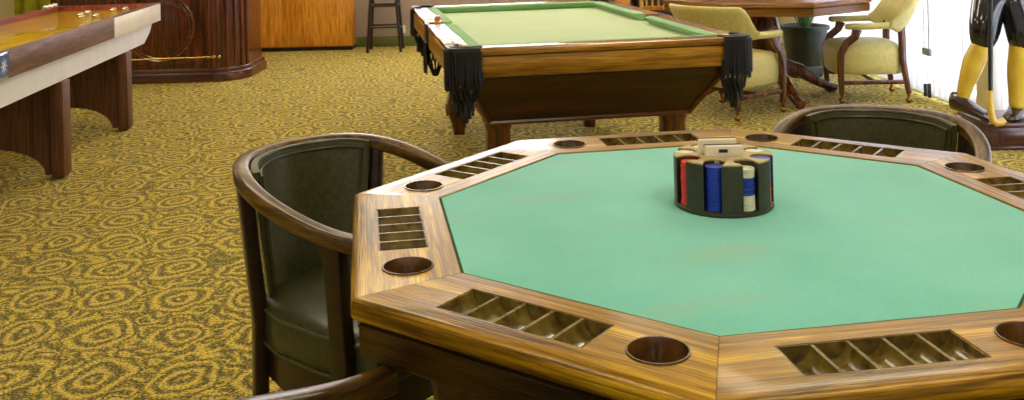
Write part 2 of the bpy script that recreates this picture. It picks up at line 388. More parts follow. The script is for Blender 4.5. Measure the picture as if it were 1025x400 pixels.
# ------------------------------------------------------------------ octagonal table
TA = math.tan(math.radians(22.5)); CO = math.cos(math.radians(22.5))
AI, AO = .5543, .7365
def octo(a, off=22.5): return [(a/CO*math.cos(math.radians(off+45*k)), a/CO*math.sin(math.radians(off+45*k))) for k in range(8)]
def seg_bm(profile, gap=.0004):
    bm = new()
    rings = []
    for s in (-1, 1): rings.append([(s*(a*TA-gap), a, z) for a, z in profile])
    loft(bm, rings); return bm
def octagon_table(name, label, center, phi0, zt, detail=True, rim_mat='rim', top='felt'):
    t = thing(name, label, 'table', (center[0], center[1], 0), 0)
    prof = [(AI, zt-.036), (AI, zt-.002), (AI+.002, zt), (AO-.012, zt), (AO-.006, zt-.0018), (AO-.002, zt-.006), (AO, zt-.012), (AO, zt-.026), (AO-.003, zt-.032), (AO-.008, zt-.036)]
    prof = prof[::-1]
    base = obj('rim_rail', seg_bm(prof), rim_mat, t)
    CY = AI+.087; TX0, TX1, TY0, TY1 = -.09, .17, AI+.045, AI+.135
    if detail:
        cb = new(); lathe(cb, [(.0445, zt-.08), (.0445, zt+.02)], 40, (-.18, CY, 0)); rbox(cb, TX0, TX1, TY0, TY1, zt-.08, zt+.02)
        cut = obj('cutter', cb, rim_mat, t)
        md = base.modifiers.new('b', 'BOOLEAN'); md.operation = 'DIFFERENCE'; md.object = cut; md.solver = 'EXACT'
        bpy.context.view_layer.update(); applied(base); bpy.data.objects.remove(cut)
        base.data.shade_smooth(); base.data.set_sharp_from_angle(angle=math.radians(35))
        # cup holder
        cb = new(); lathe(cb, [(.0440, zt-.052), (.0440, zt+.0008), (.0432, zt+.0022), (.0412, zt+.0022), (.0404, zt+.0004), (.0395, zt-.040), (.036, zt-.045), (0, zt-.0455)], 40, cap=False)
        cup = obj('cup_holder', cb, 'cup', base, (-.18, CY, 0))
        # chip tray
        cb = new(); tp = []; N = 5; wdt = (TX1-TX0-.002)/N; dv = .003
        for i in range(N):
            x0 = TX0+.001+i*wdt; r = wdt/2-dv
            tp += [(x0, zt-.0012), (x0+dv*.9, zt-.0012)]
            for k in range(0, 13):
                a = PI-PI*k/12; tp.append((x0+wdt/2+r*math.cos(a), zt-.0035-r*.92*math.sin(a)))
            tp += [(x0+wdt-dv*.9, zt-.0012)]
        tp.append((TX1-.001, zt-.0012))
        clean = [tp[0]]
        for p in tp[1:]:
            if abs(p[0]-clean[-1][0])+abs(p[1]-clean[-1][1]) > 1e-5: clean.append(p)
        ring = clean+[(TX1-.001, zt-.045), (TX0+.001, zt-.045)]
        loft(cb, [[(x, TY0+.003, z) for x, z in ring], [(x, TY1-.003, z) for x, z in ring]])
        rbox(cb, TX0+.0005, TX1-.0005, TY0+.0005, TY0+.003, zt-.045, zt-.0008); rbox(cb, TX0+.0005, TX1-.0005, TY1-.003, TY1-.0005, zt-.045, zt-.0008)
        obj('chip_tray', cb, 'tray', base, sharp=50)
    ap = obj('apron', seg_bm([(AO-.055, zt-.097), (AO-.019, zt-.097), (AO-.013, zt-.090), (AO-.012, zt-.048), (AO-.010, zt-.044), (AO-.014, zt-.041), (AO-.022, zt-.040), (AO-.022, zt-.0365), (AO-.055, zt-.0365)]), 'apron' if detail else rim_mat, t)
    for k in range(8):
        a = math.radians(phi0-45*k-90)
        b = base if k == 0 else copy_tree(base, t); b.rotation_euler = (0, 0, a)
        b = ap if k == 0 else copy_tree(ap, t); b.rotation_euler = (0, 0, a)
    off = phi0+22.5
    bm = new(); prism(bm, octo(AI-.0012, off), zt-.012, zt-.0022, .001); obj('felt' if top == 'felt' else 'tabletop', bm, top, t)
    bm = new(); prism(bm, octo(AI+.10, off), zt-.055, zt-.046); obj('under_board', bm, 'apron' if detail else rim_mat, t)
    if detail:
            bm = new(); prism(bm, octo(.60, off), zt-.25, zt-.098); obj('added_shade_skirt', bm, 'apron', t)  # added dark block standing in for the shade under the table
            bm = new(); o1 = octo(AI-.0012, off); o2 = octo(AI-.0042, off)
            for i in range(8):
                j = (i+1) % 8; loft(bm, [[(*o1[i], zt-.0030), (*o2[i], zt-.0030), (*o2[i], zt-.0016), (*o1[i], zt-.0016)], [(*o1[j], zt-.0030), (*o2[j], zt-.0030), (*o2[j], zt-.0016), (*o1[j], zt-.0016)]])
            obj('felt_edge', bm, 'edge_green', t)
    pm = 'mahogany'
    bm = new(); lathe(bm, [(.20, zt-.056), (.20, zt-.08), (.12, zt-.10), (.085, zt-.14), (.11, zt-.2), (.13, zt-.3), (.12, zt-.40), (.08, zt-.46), (.10, zt-.49), (.11, zt-.56), (.09, .13), (.0, .12)][::-1], 32)
    obj('pedestal', bm, pm, t)
    foot = None
    for k in range(4):
        a = math.radians(phi0+22.5+90*k)
        if foot is None:
            bm = new(); P = [(.06, 0, .20), (.16, 0, .215), (.28, 0, .18), (.40, 0, .10), (.50, 0, .05), (.58, 0, .035)]
            sbar(bm, [(p, (0, 1, 0)) for p in P], [.075, .075, .07, .065, .06, .06], [.13, .12, .10, .075, .06, .05], .3)
            foot = obj('foot', bm, pm, t); b = foot
            bm = new(); lathe(bm, [(.02, 0), (.028, .004), (.028, .012), (.02, .016)], 16, (.545, 0, 0)); obj('glide', bm, 'dark_trim', foot)
        else: b = copy_tree(foot, t)
        b.rotation_euler = (0, 0, a)
    return t
TC = (.414, 1.9146)
PHI0 = -90-13.54-22.5
octagon_table('octagonal_poker_table', 'large octagonal golden oak poker table with mint green felt, cup holders and chip trays', TC, PHI0, .75)
octagon_table('octagonal_wooden_table', 'octagonal brown wooden table with claw pedestal between the two cream armchairs', (1.89, 7.29), 100.5-180-22.5, .762, detail=False, rim_mat='table_wood', top='table_wood')

# chip rack on the felt
ZF = .7482
RC = (.4185, 1.962)
rk = thing('poker_chip_rack', 'round dark chip carousel holding coloured chip stacks and card decks on green felt', 'chip rack', (RC[0], RC[1], ZF), 0)
bm = new(); lathe(bm, [(.098, 0), (.1, .002), (.1, .008), (.098, .0095), (0, .0095)], 64); obj('base', bm, 'rack', rk)
A0 = math.radians(-90-24)
RR = .099; SLOT = .0215; RP = .0765; HW = .100
bm = new()
# solid walls between the columns: eight wedge prisms with concave sides
for k in range(8):
    a0 = A0+k*PI/4; a1 = a0+PI/4
    out = []
    c0 = Vector((RP*math.cos(a0), RP*math.sin(a0))); c1 = Vector((RP*math.cos(a1), RP*math.sin(a1)))
    # along column k circle from outside rim to inside
    def arc(c, ang_from, ang_to, n=7): return [(c.x+SLOT*math.cos(ang_from+(ang_to-ang_from)*i/n), c.y+SLOT*math.sin(ang_from+(ang_to-ang_from)*i/n)) for i in range(n+1)]
    oa = .180
    A = arc(c0, a0+1.25, a0+PI*.93)
    B = arc(c1, a1-PI*.93, a1-1.25)
    outer = [(RR*math.cos(a1-oa+(a0+oa-(a1-oa))*i/8), RR*math.sin(a1-oa+(a0+oa-(a1-oa))*i/8)) for i in range(9)]
    prism(bm, A+B+outer, .0095, HW)
obj('column_walls', bm, 'rack', rk, sharp=50)
bm = new()
for k in range(8):
    a0 = A0+k*PI/4; a1 = a0+PI/4; oa = .195
    c0 = Vector((RP*math.cos(a0), RP*math.sin(a0))); c1 = Vector((RP*math.cos(a1), RP*math.sin(a1)))
    A = [(c0.x+SLOT*math.cos(a0+1.25+(PI-1.25)*i/7), c0.y+SLOT*math.sin(a0+1.25+(PI-1.25)*i/7)) for i in range(8)]
    B = [(c1.x+SLOT*math.cos(a1-PI+(PI-1.25)*i/7), c1.y+SLOT*math.sin(a1-PI+(PI-1.25)*i/7)) for i in range(8)]
    outer = [(RR*math.cos(a1-oa+(a0+oa-(a1-oa))*i/8), RR*math.sin(a1-oa+(a0+oa-(a1-oa))*i/8)) for i in range(9)]
    inner = [(.038*math.cos(a1), .038*math.sin(a1)), (.038*math.cos(a0), .038*math.sin(a0))]
    prism(bm, A+[inner[1], inner[0]]+B+outer, HW, HW+.003)
obj('top_plate', bm, 'rack_top', rk, sharp=50)
bm = new(); rbox(bm, -.046, .038, -.0215, -.0035, .0096, .0215); rbox(bm, -.046, .038, .0035, .0215, .0096, .0295); obj('card_well', bm, 'rack', rk)
# the chips
CH, CR = .0043, .0192
def chip_proto(mat, label, group):
    bm = new(); lathe(bm, [(.0001, 0), (CR-.0008, 0), (CR, .0007), (CR, CH-.0009), (CR-.0008, CH-.0002), (CR*.72, CH-.0002), (CR*.70, CH-.0006), (.0001, CH-.0006)], 28)
    return bm
chips = {}
def chip(col, x, y, z, label, group):
    if col not in chips: o = obj('poker_chip', chip_proto(col, '', ''), 'chip_'+col); chips[col] = o
    else: o = chips[col].copy(); COL.objects.link(o)
    o.location = (x, y, z); o.rotation_euler = (0, 0, random.random()*6); tag(o, label, 'poker chip', group)
stacks = ['blue', 'mix', 'br', 'white', 'red', 'white', 'white', 'red']
where = ['in the blue stack at the front of the round rack', 'in the white and blue striped stack', 'in the half blue half red stack at the right',
         'in the white stack at the back right of the rack', 'in the stack directly behind the card decks', 'in the white stack behind the decks, left', 'in the white stack left of the card decks', 'in the red stack at the front left of rack']
for k, s in enumerate(stacks):
    a = A0+k*PI/4; n = 20
    n = {0: 20, 1: 19, 2: 21, 7: 20}.get(k, 21)
    for i in range(n):
        if s == 'mix': col = 'white' if i < 7 or i >= 15 else 'blue'
        elif s == 'br': col = 'red' if i < 9 else 'blue'
        else: col = s
        z0 = ZF+.0100
        jx, jy = (random.random()-.5)*.0012, (random.random()-.5)*.0012
        chip(col, RC[0]+RP*math.cos(a)+jx, RC[1]+RP*math.sin(a)+jy, z0+i*CH, '%s poker chip %s' % (col, where[k]), '%s chips %s' % (col, where[k].replace('in the ', 'of the ', 1)))
for dy, lab, h in ((-.0125, 'cream boxed card deck standing in the middle of the chip rack, nearer one', .012), (.0125, 'cream boxed card deck with dark top edge in the chip rack, farther one', .020)):
    t = thing('card_deck', lab, 'card deck', (RC[0]-.004+(-.004 if dy > 0 else .004), RC[1]+dy, ZF+.0098+h), 0, 'card decks')
    bm = new(); rbox(bm, -.038, .038, -.0095, .0095, 0, .1, .0012); obj('box', bm, 'card_white', t)
    bm = new()
    rbox(bm, -.0385, .0385, .0062, .010, .0955, .1012, .0004)
    if dy < 0: rbox(bm, -.012, .006, -.0101, -.0095, .088, .0945)
    obj('printed_edge', bm, 'dark_trim', t)

# ------------------------------------------------------------------ dark captain chairs
W_, D_, ZB_, ZF_, L_ = .296, .327, .746, .648, .25
def rail(u):
    ua = abs(u)
    if ua < .6: a = u/.6*PI/2; x = -D_*math.cos(a); y = W_*math.sin(a)
    else: x = (ua-.6)/.4*L_; y = math.copysign(1, u)*W_*(1-.08*(x/L_)**2)
    s = min(max(((x+D_)/(D_+L_)-.1)/.9, 0), 1); z = ZB_+(ZF_-ZB_)*s*s*(3-2*s)
    return Vector((x, y, z))
def inward(u):
    d = (rail(min(u+.02, 1))-rail(max(u-.02, -1))); d.z = 0; d.normalize(); return Vector((d.y, -d.x, 0))
def captain_chair(label, loc, rz):
    t = thing('captain_chair', label, 'chair', (loc[0], loc[1], 0), rz, 'dark captain chairs around the poker table')
    bm = new(); path = []
    RW, RH = .041, .038
    for i in range(61):
        u = -1+2*i/60; p = rail(u)+inward(u)*RW/2; p.z -= RH/2; path.append((p, inward(u)))
    sbar(bm, path, RW, RH, .3); obj('top_rail', bm, 'chair_rail', t)
    # curved upholstered backrest
    def pad_point(u, z, off):
        p = rail(u)+inward(u)*off; k = (p.z-RH-z)/.3; sc = 1-.20*max(0, k); return Vector((p.x*(.9+.1*sc) if True else p.x, p.y*sc, z))
    bm = new(); rings = []; U = .385
    for i in range(31):
        u = -U+2*U*i/30; zt = rail(u).z-.007; R = []
        edge = min(1, (i+.6)/2.2, (30-i+.6)/2.2)
        zs = [zt+(.36-zt)*k/8 for k in range(9)]
        for k, z in enumerate(zs):
            bul = .010*math.sin(PI*min(1, max(0, k/8)))**.5*edge if 0 < k < 8 else 0
            R.append(pad_point(u, z, .062+bul))
        for z in zs[::-1]: R.append(pad_point(u, z, .0465))
        rings.append(R)
    loft(bm, rings); bp = obj('backrest', bm, 'pad', t, sharp=60)
    bm = new()
    loop = [pad_point(-U+2*U*i/30, rail(-U+2*U*i/30).z-.010, .060) for i in range(31)]
    loop2 = [pad_point(-U+.02+2*(U-.02)*i/30, rail(-U+.02+2*(U-.02)*i/30).z-.026, .070) for i in range(31)]
    zz = [rail(U).z-.012+(.37-rail(U).z+.012)*k/8 for k in range(9)]
    tube(bm, loop, .0045, 6); tube(bm, loop2, .0035, 6)
    for s in (-1, 1):
        tube(bm, [pad_point(s*(U-.004), z, .062) for z in zz], .0045, 6); tube(bm, [pad_point(s*(U-.030), z-.01, .070) for z in zz], .0035, 6)
    obj('piping', bm, 'leather', bp)
    # stiles that run down into the rear legs
    for s in (-1, 1):
        bm = new(); u = s*.395
        top = rail(u)+inward(u)*.023; iw = inward(u)
        P = [top+Vector((0, 0, -RH+.004)), Vector((top.x*.97, top.y*.93, .52)), Vector((top.x*.98, top.y*.84, .36)), Vector((top.x*1.05, top.y*.82, .18)), Vector((top.x*1.15, top.y*.86, 0))]
        sbar(bm, [(p, iw) for p in P], [.036, .036, .038, .036, .03], [.046, .046, .046, .04, .032], .2); obj('rear_leg', bm, 'chair_wood', t)
        bm = new(); p = rail(s*.9)+inward(s*.9)*.023
        P = [Vector((p.x-.01, p.y, p.z-RH+.004)), Vector((p.x-.005, p.y*.99, .5)), Vector((p.x, p.y*.97, .36)), Vector((p.x+.005, p.y*.95, .18)), Vector((p.x+.015, p.y*.95, 0))]
        sbar(bm, [(q, (0, 1, 0)) for q in P], [.038, .036, .038, .036, .03], [.056, .05, .05, .044, .034], .15); obj('front_leg', bm, 'chair_wood', t)
    # seat
    def seat_out(k=1., dx=0):
        o = []
        pts = [(.27, -.235), (.285, -.1), (.288, 0), (.285, .1), (.27, .235), (.10, .245), (-.05, .232), (-.16, .19), (-.22, .10), (-.235, 0), (-.22, -.10), (-.16, -.19), (-.05, -.232), (.10, -.245)]
        return [(x*k+dx, y*k) for x, y in pts]
    bm = new(); rings = [[(x, y, z) for x, y in seat_out(k)] for k, z in ((.975, .305), (1.0, .312), (1.005, .35), (1.0, .392), (.975, .402), (.85, .416), (.5, .426), (.1, .429))]
    loft(bm, rings); st = obj('seat', bm, 'leather', t, sharp=50)
    bm = new(); o = seat_out(1.0); tube(bm, [(x, y, .394) for x, y in o+o[:1]], .0045, 6); tube(bm, [(x, y, .311) for x, y in o+o[:1]], .0045, 6); obj('welt', bm, 'pad', st)
    bm = new(); prism(bm, seat_out(.965), .225, .306, 0); obj('seat_frame', bm, 'chair_wood', t)
    return t
MT['chair_rail'] = wood('golden brown bent rail', (48, 31, 7), (88, 61, 16), (126, 92, 33), axis=0, scale=.8, bump=.1, rough=.32, coat=.12, coatrough=.2)
captain_chair('dark leather captain chair at left of poker table, its seat and back in full view', (-.411, 2.466), -.60)
captain_chair('dark leather captain chair behind poker table, only curved rail and olive back showing', (.995, 2.685), -1.893-.14)
captain_chair('dark captain chair at bottom left under the table corner, only its armrest showing', (-.14, 1.14), math.radians(55))

# ------------------------------------------------------------------ pool table
PA = math.radians(9.8)
pu, pv = Vector((math.cos(PA), math.sin(PA))), Vector((-math.sin(PA), math.cos(PA)))
PO = Vector((-.283, 4.14)); PW, PL = 1.385, 2.42
pc = PO+pu*PW/2+pv*PL/2
pt = thing('pool_table', 'green cloth pool table with golden rails, dark tapered body and black fringed pockets', 'pool table', (pc.x, pc.y, 0), PA)
hx, hy = PW/2, PL/2; TZ = .80
def rail_piece(name, along, x0, x1, y0, y1, mat, bev=.012):
    # built with its own x along the rail so the grain follows
    L = (x1-x0) if along == 'x' else (y1-y0); wd = (y1-y0) if along == 'x' else (x1-x0)
    bm = new(); rbox(bm, -L/2, L/2, -wd/2, wd/2, TZ-.035, TZ, bev)
    return obj(name, bm, mat, pt, ((x0+x1)/2, (y0+y1)/2, 0), (0, 0, 0 if along == 'x' else PI/2))
RWD = .105; CP = .125; SPk = .065
for s in (-1, 1):
    r = rail_piece('end_rail', 'x', -hx+CP, hx-CP, *( (-hy, -hy+RWD) if s < 0 else (hy-RWD, hy)), 'pool_top')
    for (a, b) in ((-hy+CP, -SPk), (SPk, hy-CP)):
        rail_piece('side_rail', 'y', *((-hx, -hx+RWD) if s < 0 else (hx-RWD, hx)), a, b, 'pool_top')
# cushions
def cushion(p0, p1, inn):
    p0, p1, inn = Vector(p0), Vector(p1), Vector(inn).normalized()
    d = (p1-p0).normalized(); bm = new(); prof = [(0, TZ-.001), (.050, TZ-.003), (.054, TZ-.006), (.020, TZ-.042), (0, TZ-.042)]
    rings = []
    for p, s in ((p0, 1), (p1, -1)):
        rings.append([Vector((p.x, p.y, z))+Vector((inn.x, inn.y, 0))*o+Vector((d.x, d.y, 0))*s*o*.8 for o, z in prof])
    loft(bm, rings); obj('cushion', bm, 'cushion', pt, sharp=15)
for s in (-1, 1):
    cushion((-hx+CP, s*(hy-RWD)), (hx-CP, s*(hy-RWD)), (0, -s))
    for a, b in ((-hy+CP, -SPk), (SPk, hy-CP)): cushion((s*(hx-RWD), a), (s*(hx-RWD), b), (-s, 0))
bm = new(); rbox(bm, -hx+.09, hx-.09, -hy+.09, hy-.09, .735, .757); obj('bed_cloth', bm, 'pool_cloth', pt)
for s in (-1, 1):
    bm = new(); rbox(bm, -hx+CP+.01, hx-CP-.01, s*hy-s*.004, s*hy-s*.03, .672, TZ-.037, .003); obj('end_apron', bm, 'pool_gold', pt)
for s in (-1, 1):
    for a, b in ((-hy+CP+.01, -SPk-.01), (SPk+.01, hy-CP-.01)):
        L = b-a; bm = new(); rbox(bm, -L/2, L/2, -.013, .013, .672, TZ-.037, .003); obj('side_apron', bm, 'pool_gold', pt, (s*(hx-.017), (a+b)/2, 0), (0, 0, PI/2))
bm = new(); rbox(bm, -hx+.035, hx-.035, -hy+.035, hy-.035, .66, .734); obj('slate_frame', bm, 'pool_body', pt)
# tapered body
bm = new()
def rect(ix, iy, z): return [(-hx+ix, -hy+iy, z), (hx-ix, -hy+iy, z), (hx-ix, hy-iy, z), (-hx+ix, hy-iy, z)]
loft(bm, [rect(.21, .28, .415), rect(.075, .075, .668)]); body = obj('body', bm, 'pool_body', pt)
bm = new()
for ring, r in ((rect(.205, .275, .419), .013), (rect(.073, .073, .662), .007)):
    for a, b in zip(ring, ring[1:]+ring[:1]): tube(bm, [a, b], r, 8)
for a, b in zip(rect(.21, .28, .418), rect(.076, .076, .664)): tube(bm, [a, b], .013, 8)
obj('moulding', bm, 'mahogany_x', body)
# legs: carved knee with scroll
def pool_leg(x, y, sx, sy):
    bm = new()
    P = [(0, 0, 0), (0, 0, .03), (0, 0, .08), (.0, 0, .14), (0, 0, .2), (0, 0, .28), (0, 0, .36), (0, 0, .414)]
    Wd = [.07, .075, .10, .145, .150, .115, .11, .14]
    sbar(bm, [(p, (1, 0, 0)) for p in P], Wd, Wd, .22)
    lg = obj('leg', bm, 'mahogany', pt, (x, y, 0))
    bm = new()
    for s in (-1, 1):
        for ax in (0, 1):
            pts = []
            for k in range(26):
                a = k/25*3.6*PI; r = .044*(1-k/25*.8)
                c = (.0+r*math.cos(a), s*.074, .155+r*math.sin(a))
                pts.append(c if ax else (c[1], c[0], c[2]))
            tube(bm, pts, .007, 6)
    obj('scroll', bm, 'mahogany', lg)
for sx in (-1, 1):
    for sy in (-1, 1): pool_leg(sx*(hx-.26), sy*(hy-.38), sx, sy)
# pockets
def fringe_strands(bm, pts, z0, zl, r=.0045):
    for (x, y) in pts:
        L = zl*(.85+.3*random.random()); dx, dy = (random.random()-.5)*.012, (random.random()-.5)*.012
        tube(bm, [(x, y, z0), (x+dx*.3, y+dy*.3, z0-L*.5), (x+dx, y+dy, z0-L)], [r, r*1.15, r*.7], 5)
def corner_pocket(sx, sy):
    # in a corner frame: corner at 0,0, table interior towards +,+ ; mirrored by sx, sy
    def T(x, y): return (sx*(hx-x), sy*(hy-y))
    out = [(CP+.01, -.006)]+[(.045-.051*math.sin(math.radians(a)), .045-.051*math.cos(math.radians(a))) for a in range(0, 91, 15)]+[(-.006, CP+.01)]
    inn = [(.022, CP+.01)]+[(.055-.033*math.cos(math.radians(a)), .055-.033*math.sin(math.radians(a))) for a in range(0, 91, 15)]+[(CP+.01, .022)]
    bm = new(); prism(bm, [T(*p) for p in out+inn], .685, TZ+.004, .004)
    pk = obj('corner_pocket', bm, 'black', pt, sharp=50)
    hole = [(.068+.055*math.cos(math.radians(a)), .068+.055*math.sin(math.radians(a))) for a in range(0, 360, 20)]
    bm = new(); cyl = [[(*T(x, y), z) for x, y in hole] for z in (.64, TZ-.006)]; loft(bm, cyl)
    # leather lip around the opening
    obj('pocket_liner', bm, 'black', pk)
    bm = new()
    arcp = [(.085+.066*math.cos(math.radians(a)), .085+.066*math.sin(math.radians(a))) for a in range(120, 331, 14)]
    tube(bm, [(*T(x, y), TZ+.002) for x, y in arcp], .011, 8, flat=.7)
    obj('pocket_lip', bm, 'black', pk)
    bm = new(); pts = []
    for k in range(30):
        f = k/29
        if f < .4: p = (CP+.01-(CP+.01-.045)*f/.4, -.008)
        elif f < .6: a = (f-.4)/.2*PI/2; p = (.045-.053*math.sin(a), .045-.053*math.cos(a))
        else: p = (-.008, .045+(CP+.01-.045)*(f-.6)/.4)
        pts.append(T(*p))
    fringe_strands(bm, pts, .79, .16, .005); fringe_strands(bm, [(x*.985, y*.99) for x, y in pts], .70, .08, .005)
    # hanging net with tassels
    for k in range(16):
        a = k/16*2*PI; c = T(.068, .068)
        P = [(c[0]+r*math.cos(a+q), c[1]+r*math.sin(a+q), z) for r, z, q in ((.055, .68, 0), (.06, .62, .3), (.05, .57, .6), (.02, .53, .9), (.012, .47, 1))]
        tube(bm, P, .005, 5)
    for k in range(12):
        a = k/12*2*PI; c = T(.068, .068); tube(bm, [(c[0]+.035*math.cos(a), c[1]+.035*math.sin(a), .60), (c[0]+.04*math.cos(a), c[1]+.04*math.sin(a), .52-.03*random.random())], .006, 5)
    obj('fringe', bm, 'fringe', pk)
for sx in (-1, 1):
    for sy in (-1, 1): corner_pocket(sx, sy)
def side_pocket(s):
    bm = new(); rbox(bm, s*(hx+.006), s*(hx-.020), -SPk-.012, SPk+.012, .69, TZ-.002, .006)
    pk = obj('side_pocket', bm, 'black', pt)
    bm = new(); lathe(bm, [(.05, .64), (.052, TZ-.010), (.045, TZ-.008), (.04, .70), (.0, .69)], 24, (s*(hx-.045), 0, 0)); obj('pocket_liner', bm, 'black', pk)
    bm = new(); pts = [(s*(hx+.010), -SPk-.008+(2*SPk+.016)*k/15) for k in range(16)]
    fringe_strands(bm, pts, .70, .16, .005)
    for k in range(12):
        a = k/12*2*PI; tube(bm, [(s*(hx-.045)+.045*math.cos(a), .045*math.sin(a), .66), (s*(hx-.045)+.04*math.cos(a+.4), .04*math.sin(a+.4), .58), (s*(hx-.045)+.012*math.cos(a+.8), .012*math.sin(a+.8), .51)], .005, 5)
    obj('fringe', bm, 'fringe', pk)
side_pocket(-1); side_pocket(1)
# sights on the rails
bm = new()
for s in (-1, 1):
    for y in (-.9, -.6, -.3, .3, .6, .9): lathe(bm, [(.006, TZ-.001), (.006, TZ+.0006)], 10, (s*(hx-.05), y, 0))
    for x in (-.3, 0, .3): lathe(bm, [(.006, TZ-.001), (.006, TZ+.0006)], 10, (x, s*(hy-.05), 0))
obj('rail_sights', bm, 'dark_trim', pt)
ck = pc+pu*(-hx+.075)+pv*(.14)
t = thing('chalk_cube', 'small orange chalk cube on the left rail of the pool table', 'chalk', (ck.x, ck.y, TZ), .5)
bm = new(); rbox(bm, -.013, .013, -.013, .013, .0003, .022, .002); obj('paper_wrap', bm, 'chalk', t)
bm = new(); rbox(bm, -.012, .012, -.012, .012, .022, .027, .002); obj('chalk_face', bm, 'white_badge', t)

# ------------------------------------------------------------------ shuffleboard table
SA = math.atan2(.12, 1)              # turned a little to the left
so = Vector((-2.60, 6.25)); sd = Vector((-.12, 1)).normalized()
st = thing('shuffleboard_table', 'long shuffleboard table with brown side rails, cream end and white beam beneath', 'shuffleboard table', (so.x, so.y, 0), SA)
# local: +y along the table away from camera, -x across; near face at x=0
Y0, Y1, WD = -2.55, 1.22, .78
bm = new(); rbox(bm, -.03, 0, Y0, -.002, .665, .80, .003); obj('side_rail', bm, 'shuffle_side', st)
bm = new(); rbox(bm, -WD, -WD+.035, Y0, Y1, .665, .80, .003); obj('side_rail', bm, 'shuffle_red', st)
bm = new(); rbox(bm, -WD+.03, -.035, Y1-.035, Y1-.001, .665, .80, .003); obj('end_rail', bm, 'shuffle_red', st)
bm = new(); rbox(bm, -.031, .002, 0, Y1, .665, .795, .003); obj('end_cap', bm, 'cream_paint', st)
bm = new(); rbox(bm, -.033, .002, 0, Y1+.002, .7955, .803, .001); obj('cap_edge', bm, 'shuffle_side', st)
bm = new(); rbox(bm, -WD+.036, -.032, Y0, Y1-.036, .70, .762, .002); obj('playfield', bm, 'playfield', st)
bm = new(); out = [(Y0, .664), (Y0, .535), (Y1-.42, .535), (Y1-.25, .60), (Y1-.18, .664)]
loft(bm, [[(-.02, y, z) for y, z in out], [(-WD+.02, y, z) for y, z in out]]); obj('beam', bm, 'white_paint', st)
bm = new(); rbox(bm, .0005, .006, -1.86, -1.725, .668, .794, .003); ep = obj('emblem_panel', bm, 'steel', st)
bm = new(); rbox(bm, .006, .0075, -1.85, -1.735, .68, .785); sp = obj('emblem_field', bm, 'blue_badge', ep)
bm = new(); cc = (-1.7925, .732); sp_ = []
for k in range(16):
    r = .042 if k % 2 == 0 else .016; a = k*PI/8; sp_.append((cc[0]+r*math.cos(a), cc[1]+r*math.sin(a)))
vs = [bm.verts.new((.008, y, z)) for y, z in sp_]; f = bm.faces.new(vs); r_ = bmesh.ops.extrude_face_region(bm, geom=[f]); bmesh.ops.translate(bm, vec=(.001, 0, 0), verts=[v for v in r_['geom'] if isinstance(v, bmesh.types.BMVert)])
obj('emblem_star', bm, 'white_badge', ep)
def support(y):
    bm = new(); n = 16
    # panel across with arched bottom
    pts = [(-.06, .534), (-.06, .02)]
    for k in range(n+1):
        a = PI*k/n; pts.append((-WD/2+(WD/2-.115)*math.cos(a), .02+.15*math.sin(a)))
    pts += [(-WD+.06, .02), (-WD+.06, .534)]
    loft(bm, [[(x, y-.02, z) for x, z in pts], [(x, y+.02, z) for x, z in pts]]); p = obj('support_panel', bm, 'leg_brown', st, sharp=30)
    for x in (-.035, -WD+.035):
        bm = new(); rbox(bm, x-.035, x+.034, y-.06, y+.06, .012, .534, .005); lg = obj('leg', bm, 'leg_brown', st)
        bm = new(); lathe(bm, [(.02, 0), (.024, .004), (.02, .012)], 14, (x, y, 0)); obj('leveller', bm, 'steel', lg)
for y in (-.93, .33, -2.2): support(y)
def s_world(x, y): c, s = math.cos(SA), math.sin(SA); return (so.x+x*c-y*s, so.y+x*s+y*c)
def puck(x, y, z, label):
    px, py = s_world(x, y); t = thing('shuffleboard_puck', label, 'puck', (px, py, z), 0, 'shuffleboard pucks')
    bm = new(); lathe(bm, [(.026, 0), (.029, .003), (.029, .014), (.024, .018), (.015, .018)], 24); obj('weight', bm, 'steel', t)
    bm = new(); lathe(bm, [(.017, .018), (.019, .021), (.016, .026), (.0, .027)], 20); obj('cap', bm, 'card_white', t)
for i, (x, y) in enumerate([(-.42, .84), (-.40, .62), (-.26, .50), (-.33, .42)]):
    puck(x, y, .762, ['white capped steel puck in the four-puck cluster, leftmost', 'white capped steel puck in the four-puck cluster, second from left', 'white capped steel puck in the four-puck cluster, rightmost', 'white capped steel puck in the four-puck cluster, nearest the camera'][i])
puck(-.29, 1.02, .762, 'white capped steel puck at the far end of the shuffleboard, left of two'); puck(-.22, 1.08, .762, 'white capped steel puck at the far end of the shuffleboard, right of two')
for i in range(3): puck(-WD+.018+.004, .98+.09*i, .80, ['first', 'second', 'third'][i]+' from left of three steel pucks resting on the far red side rail')

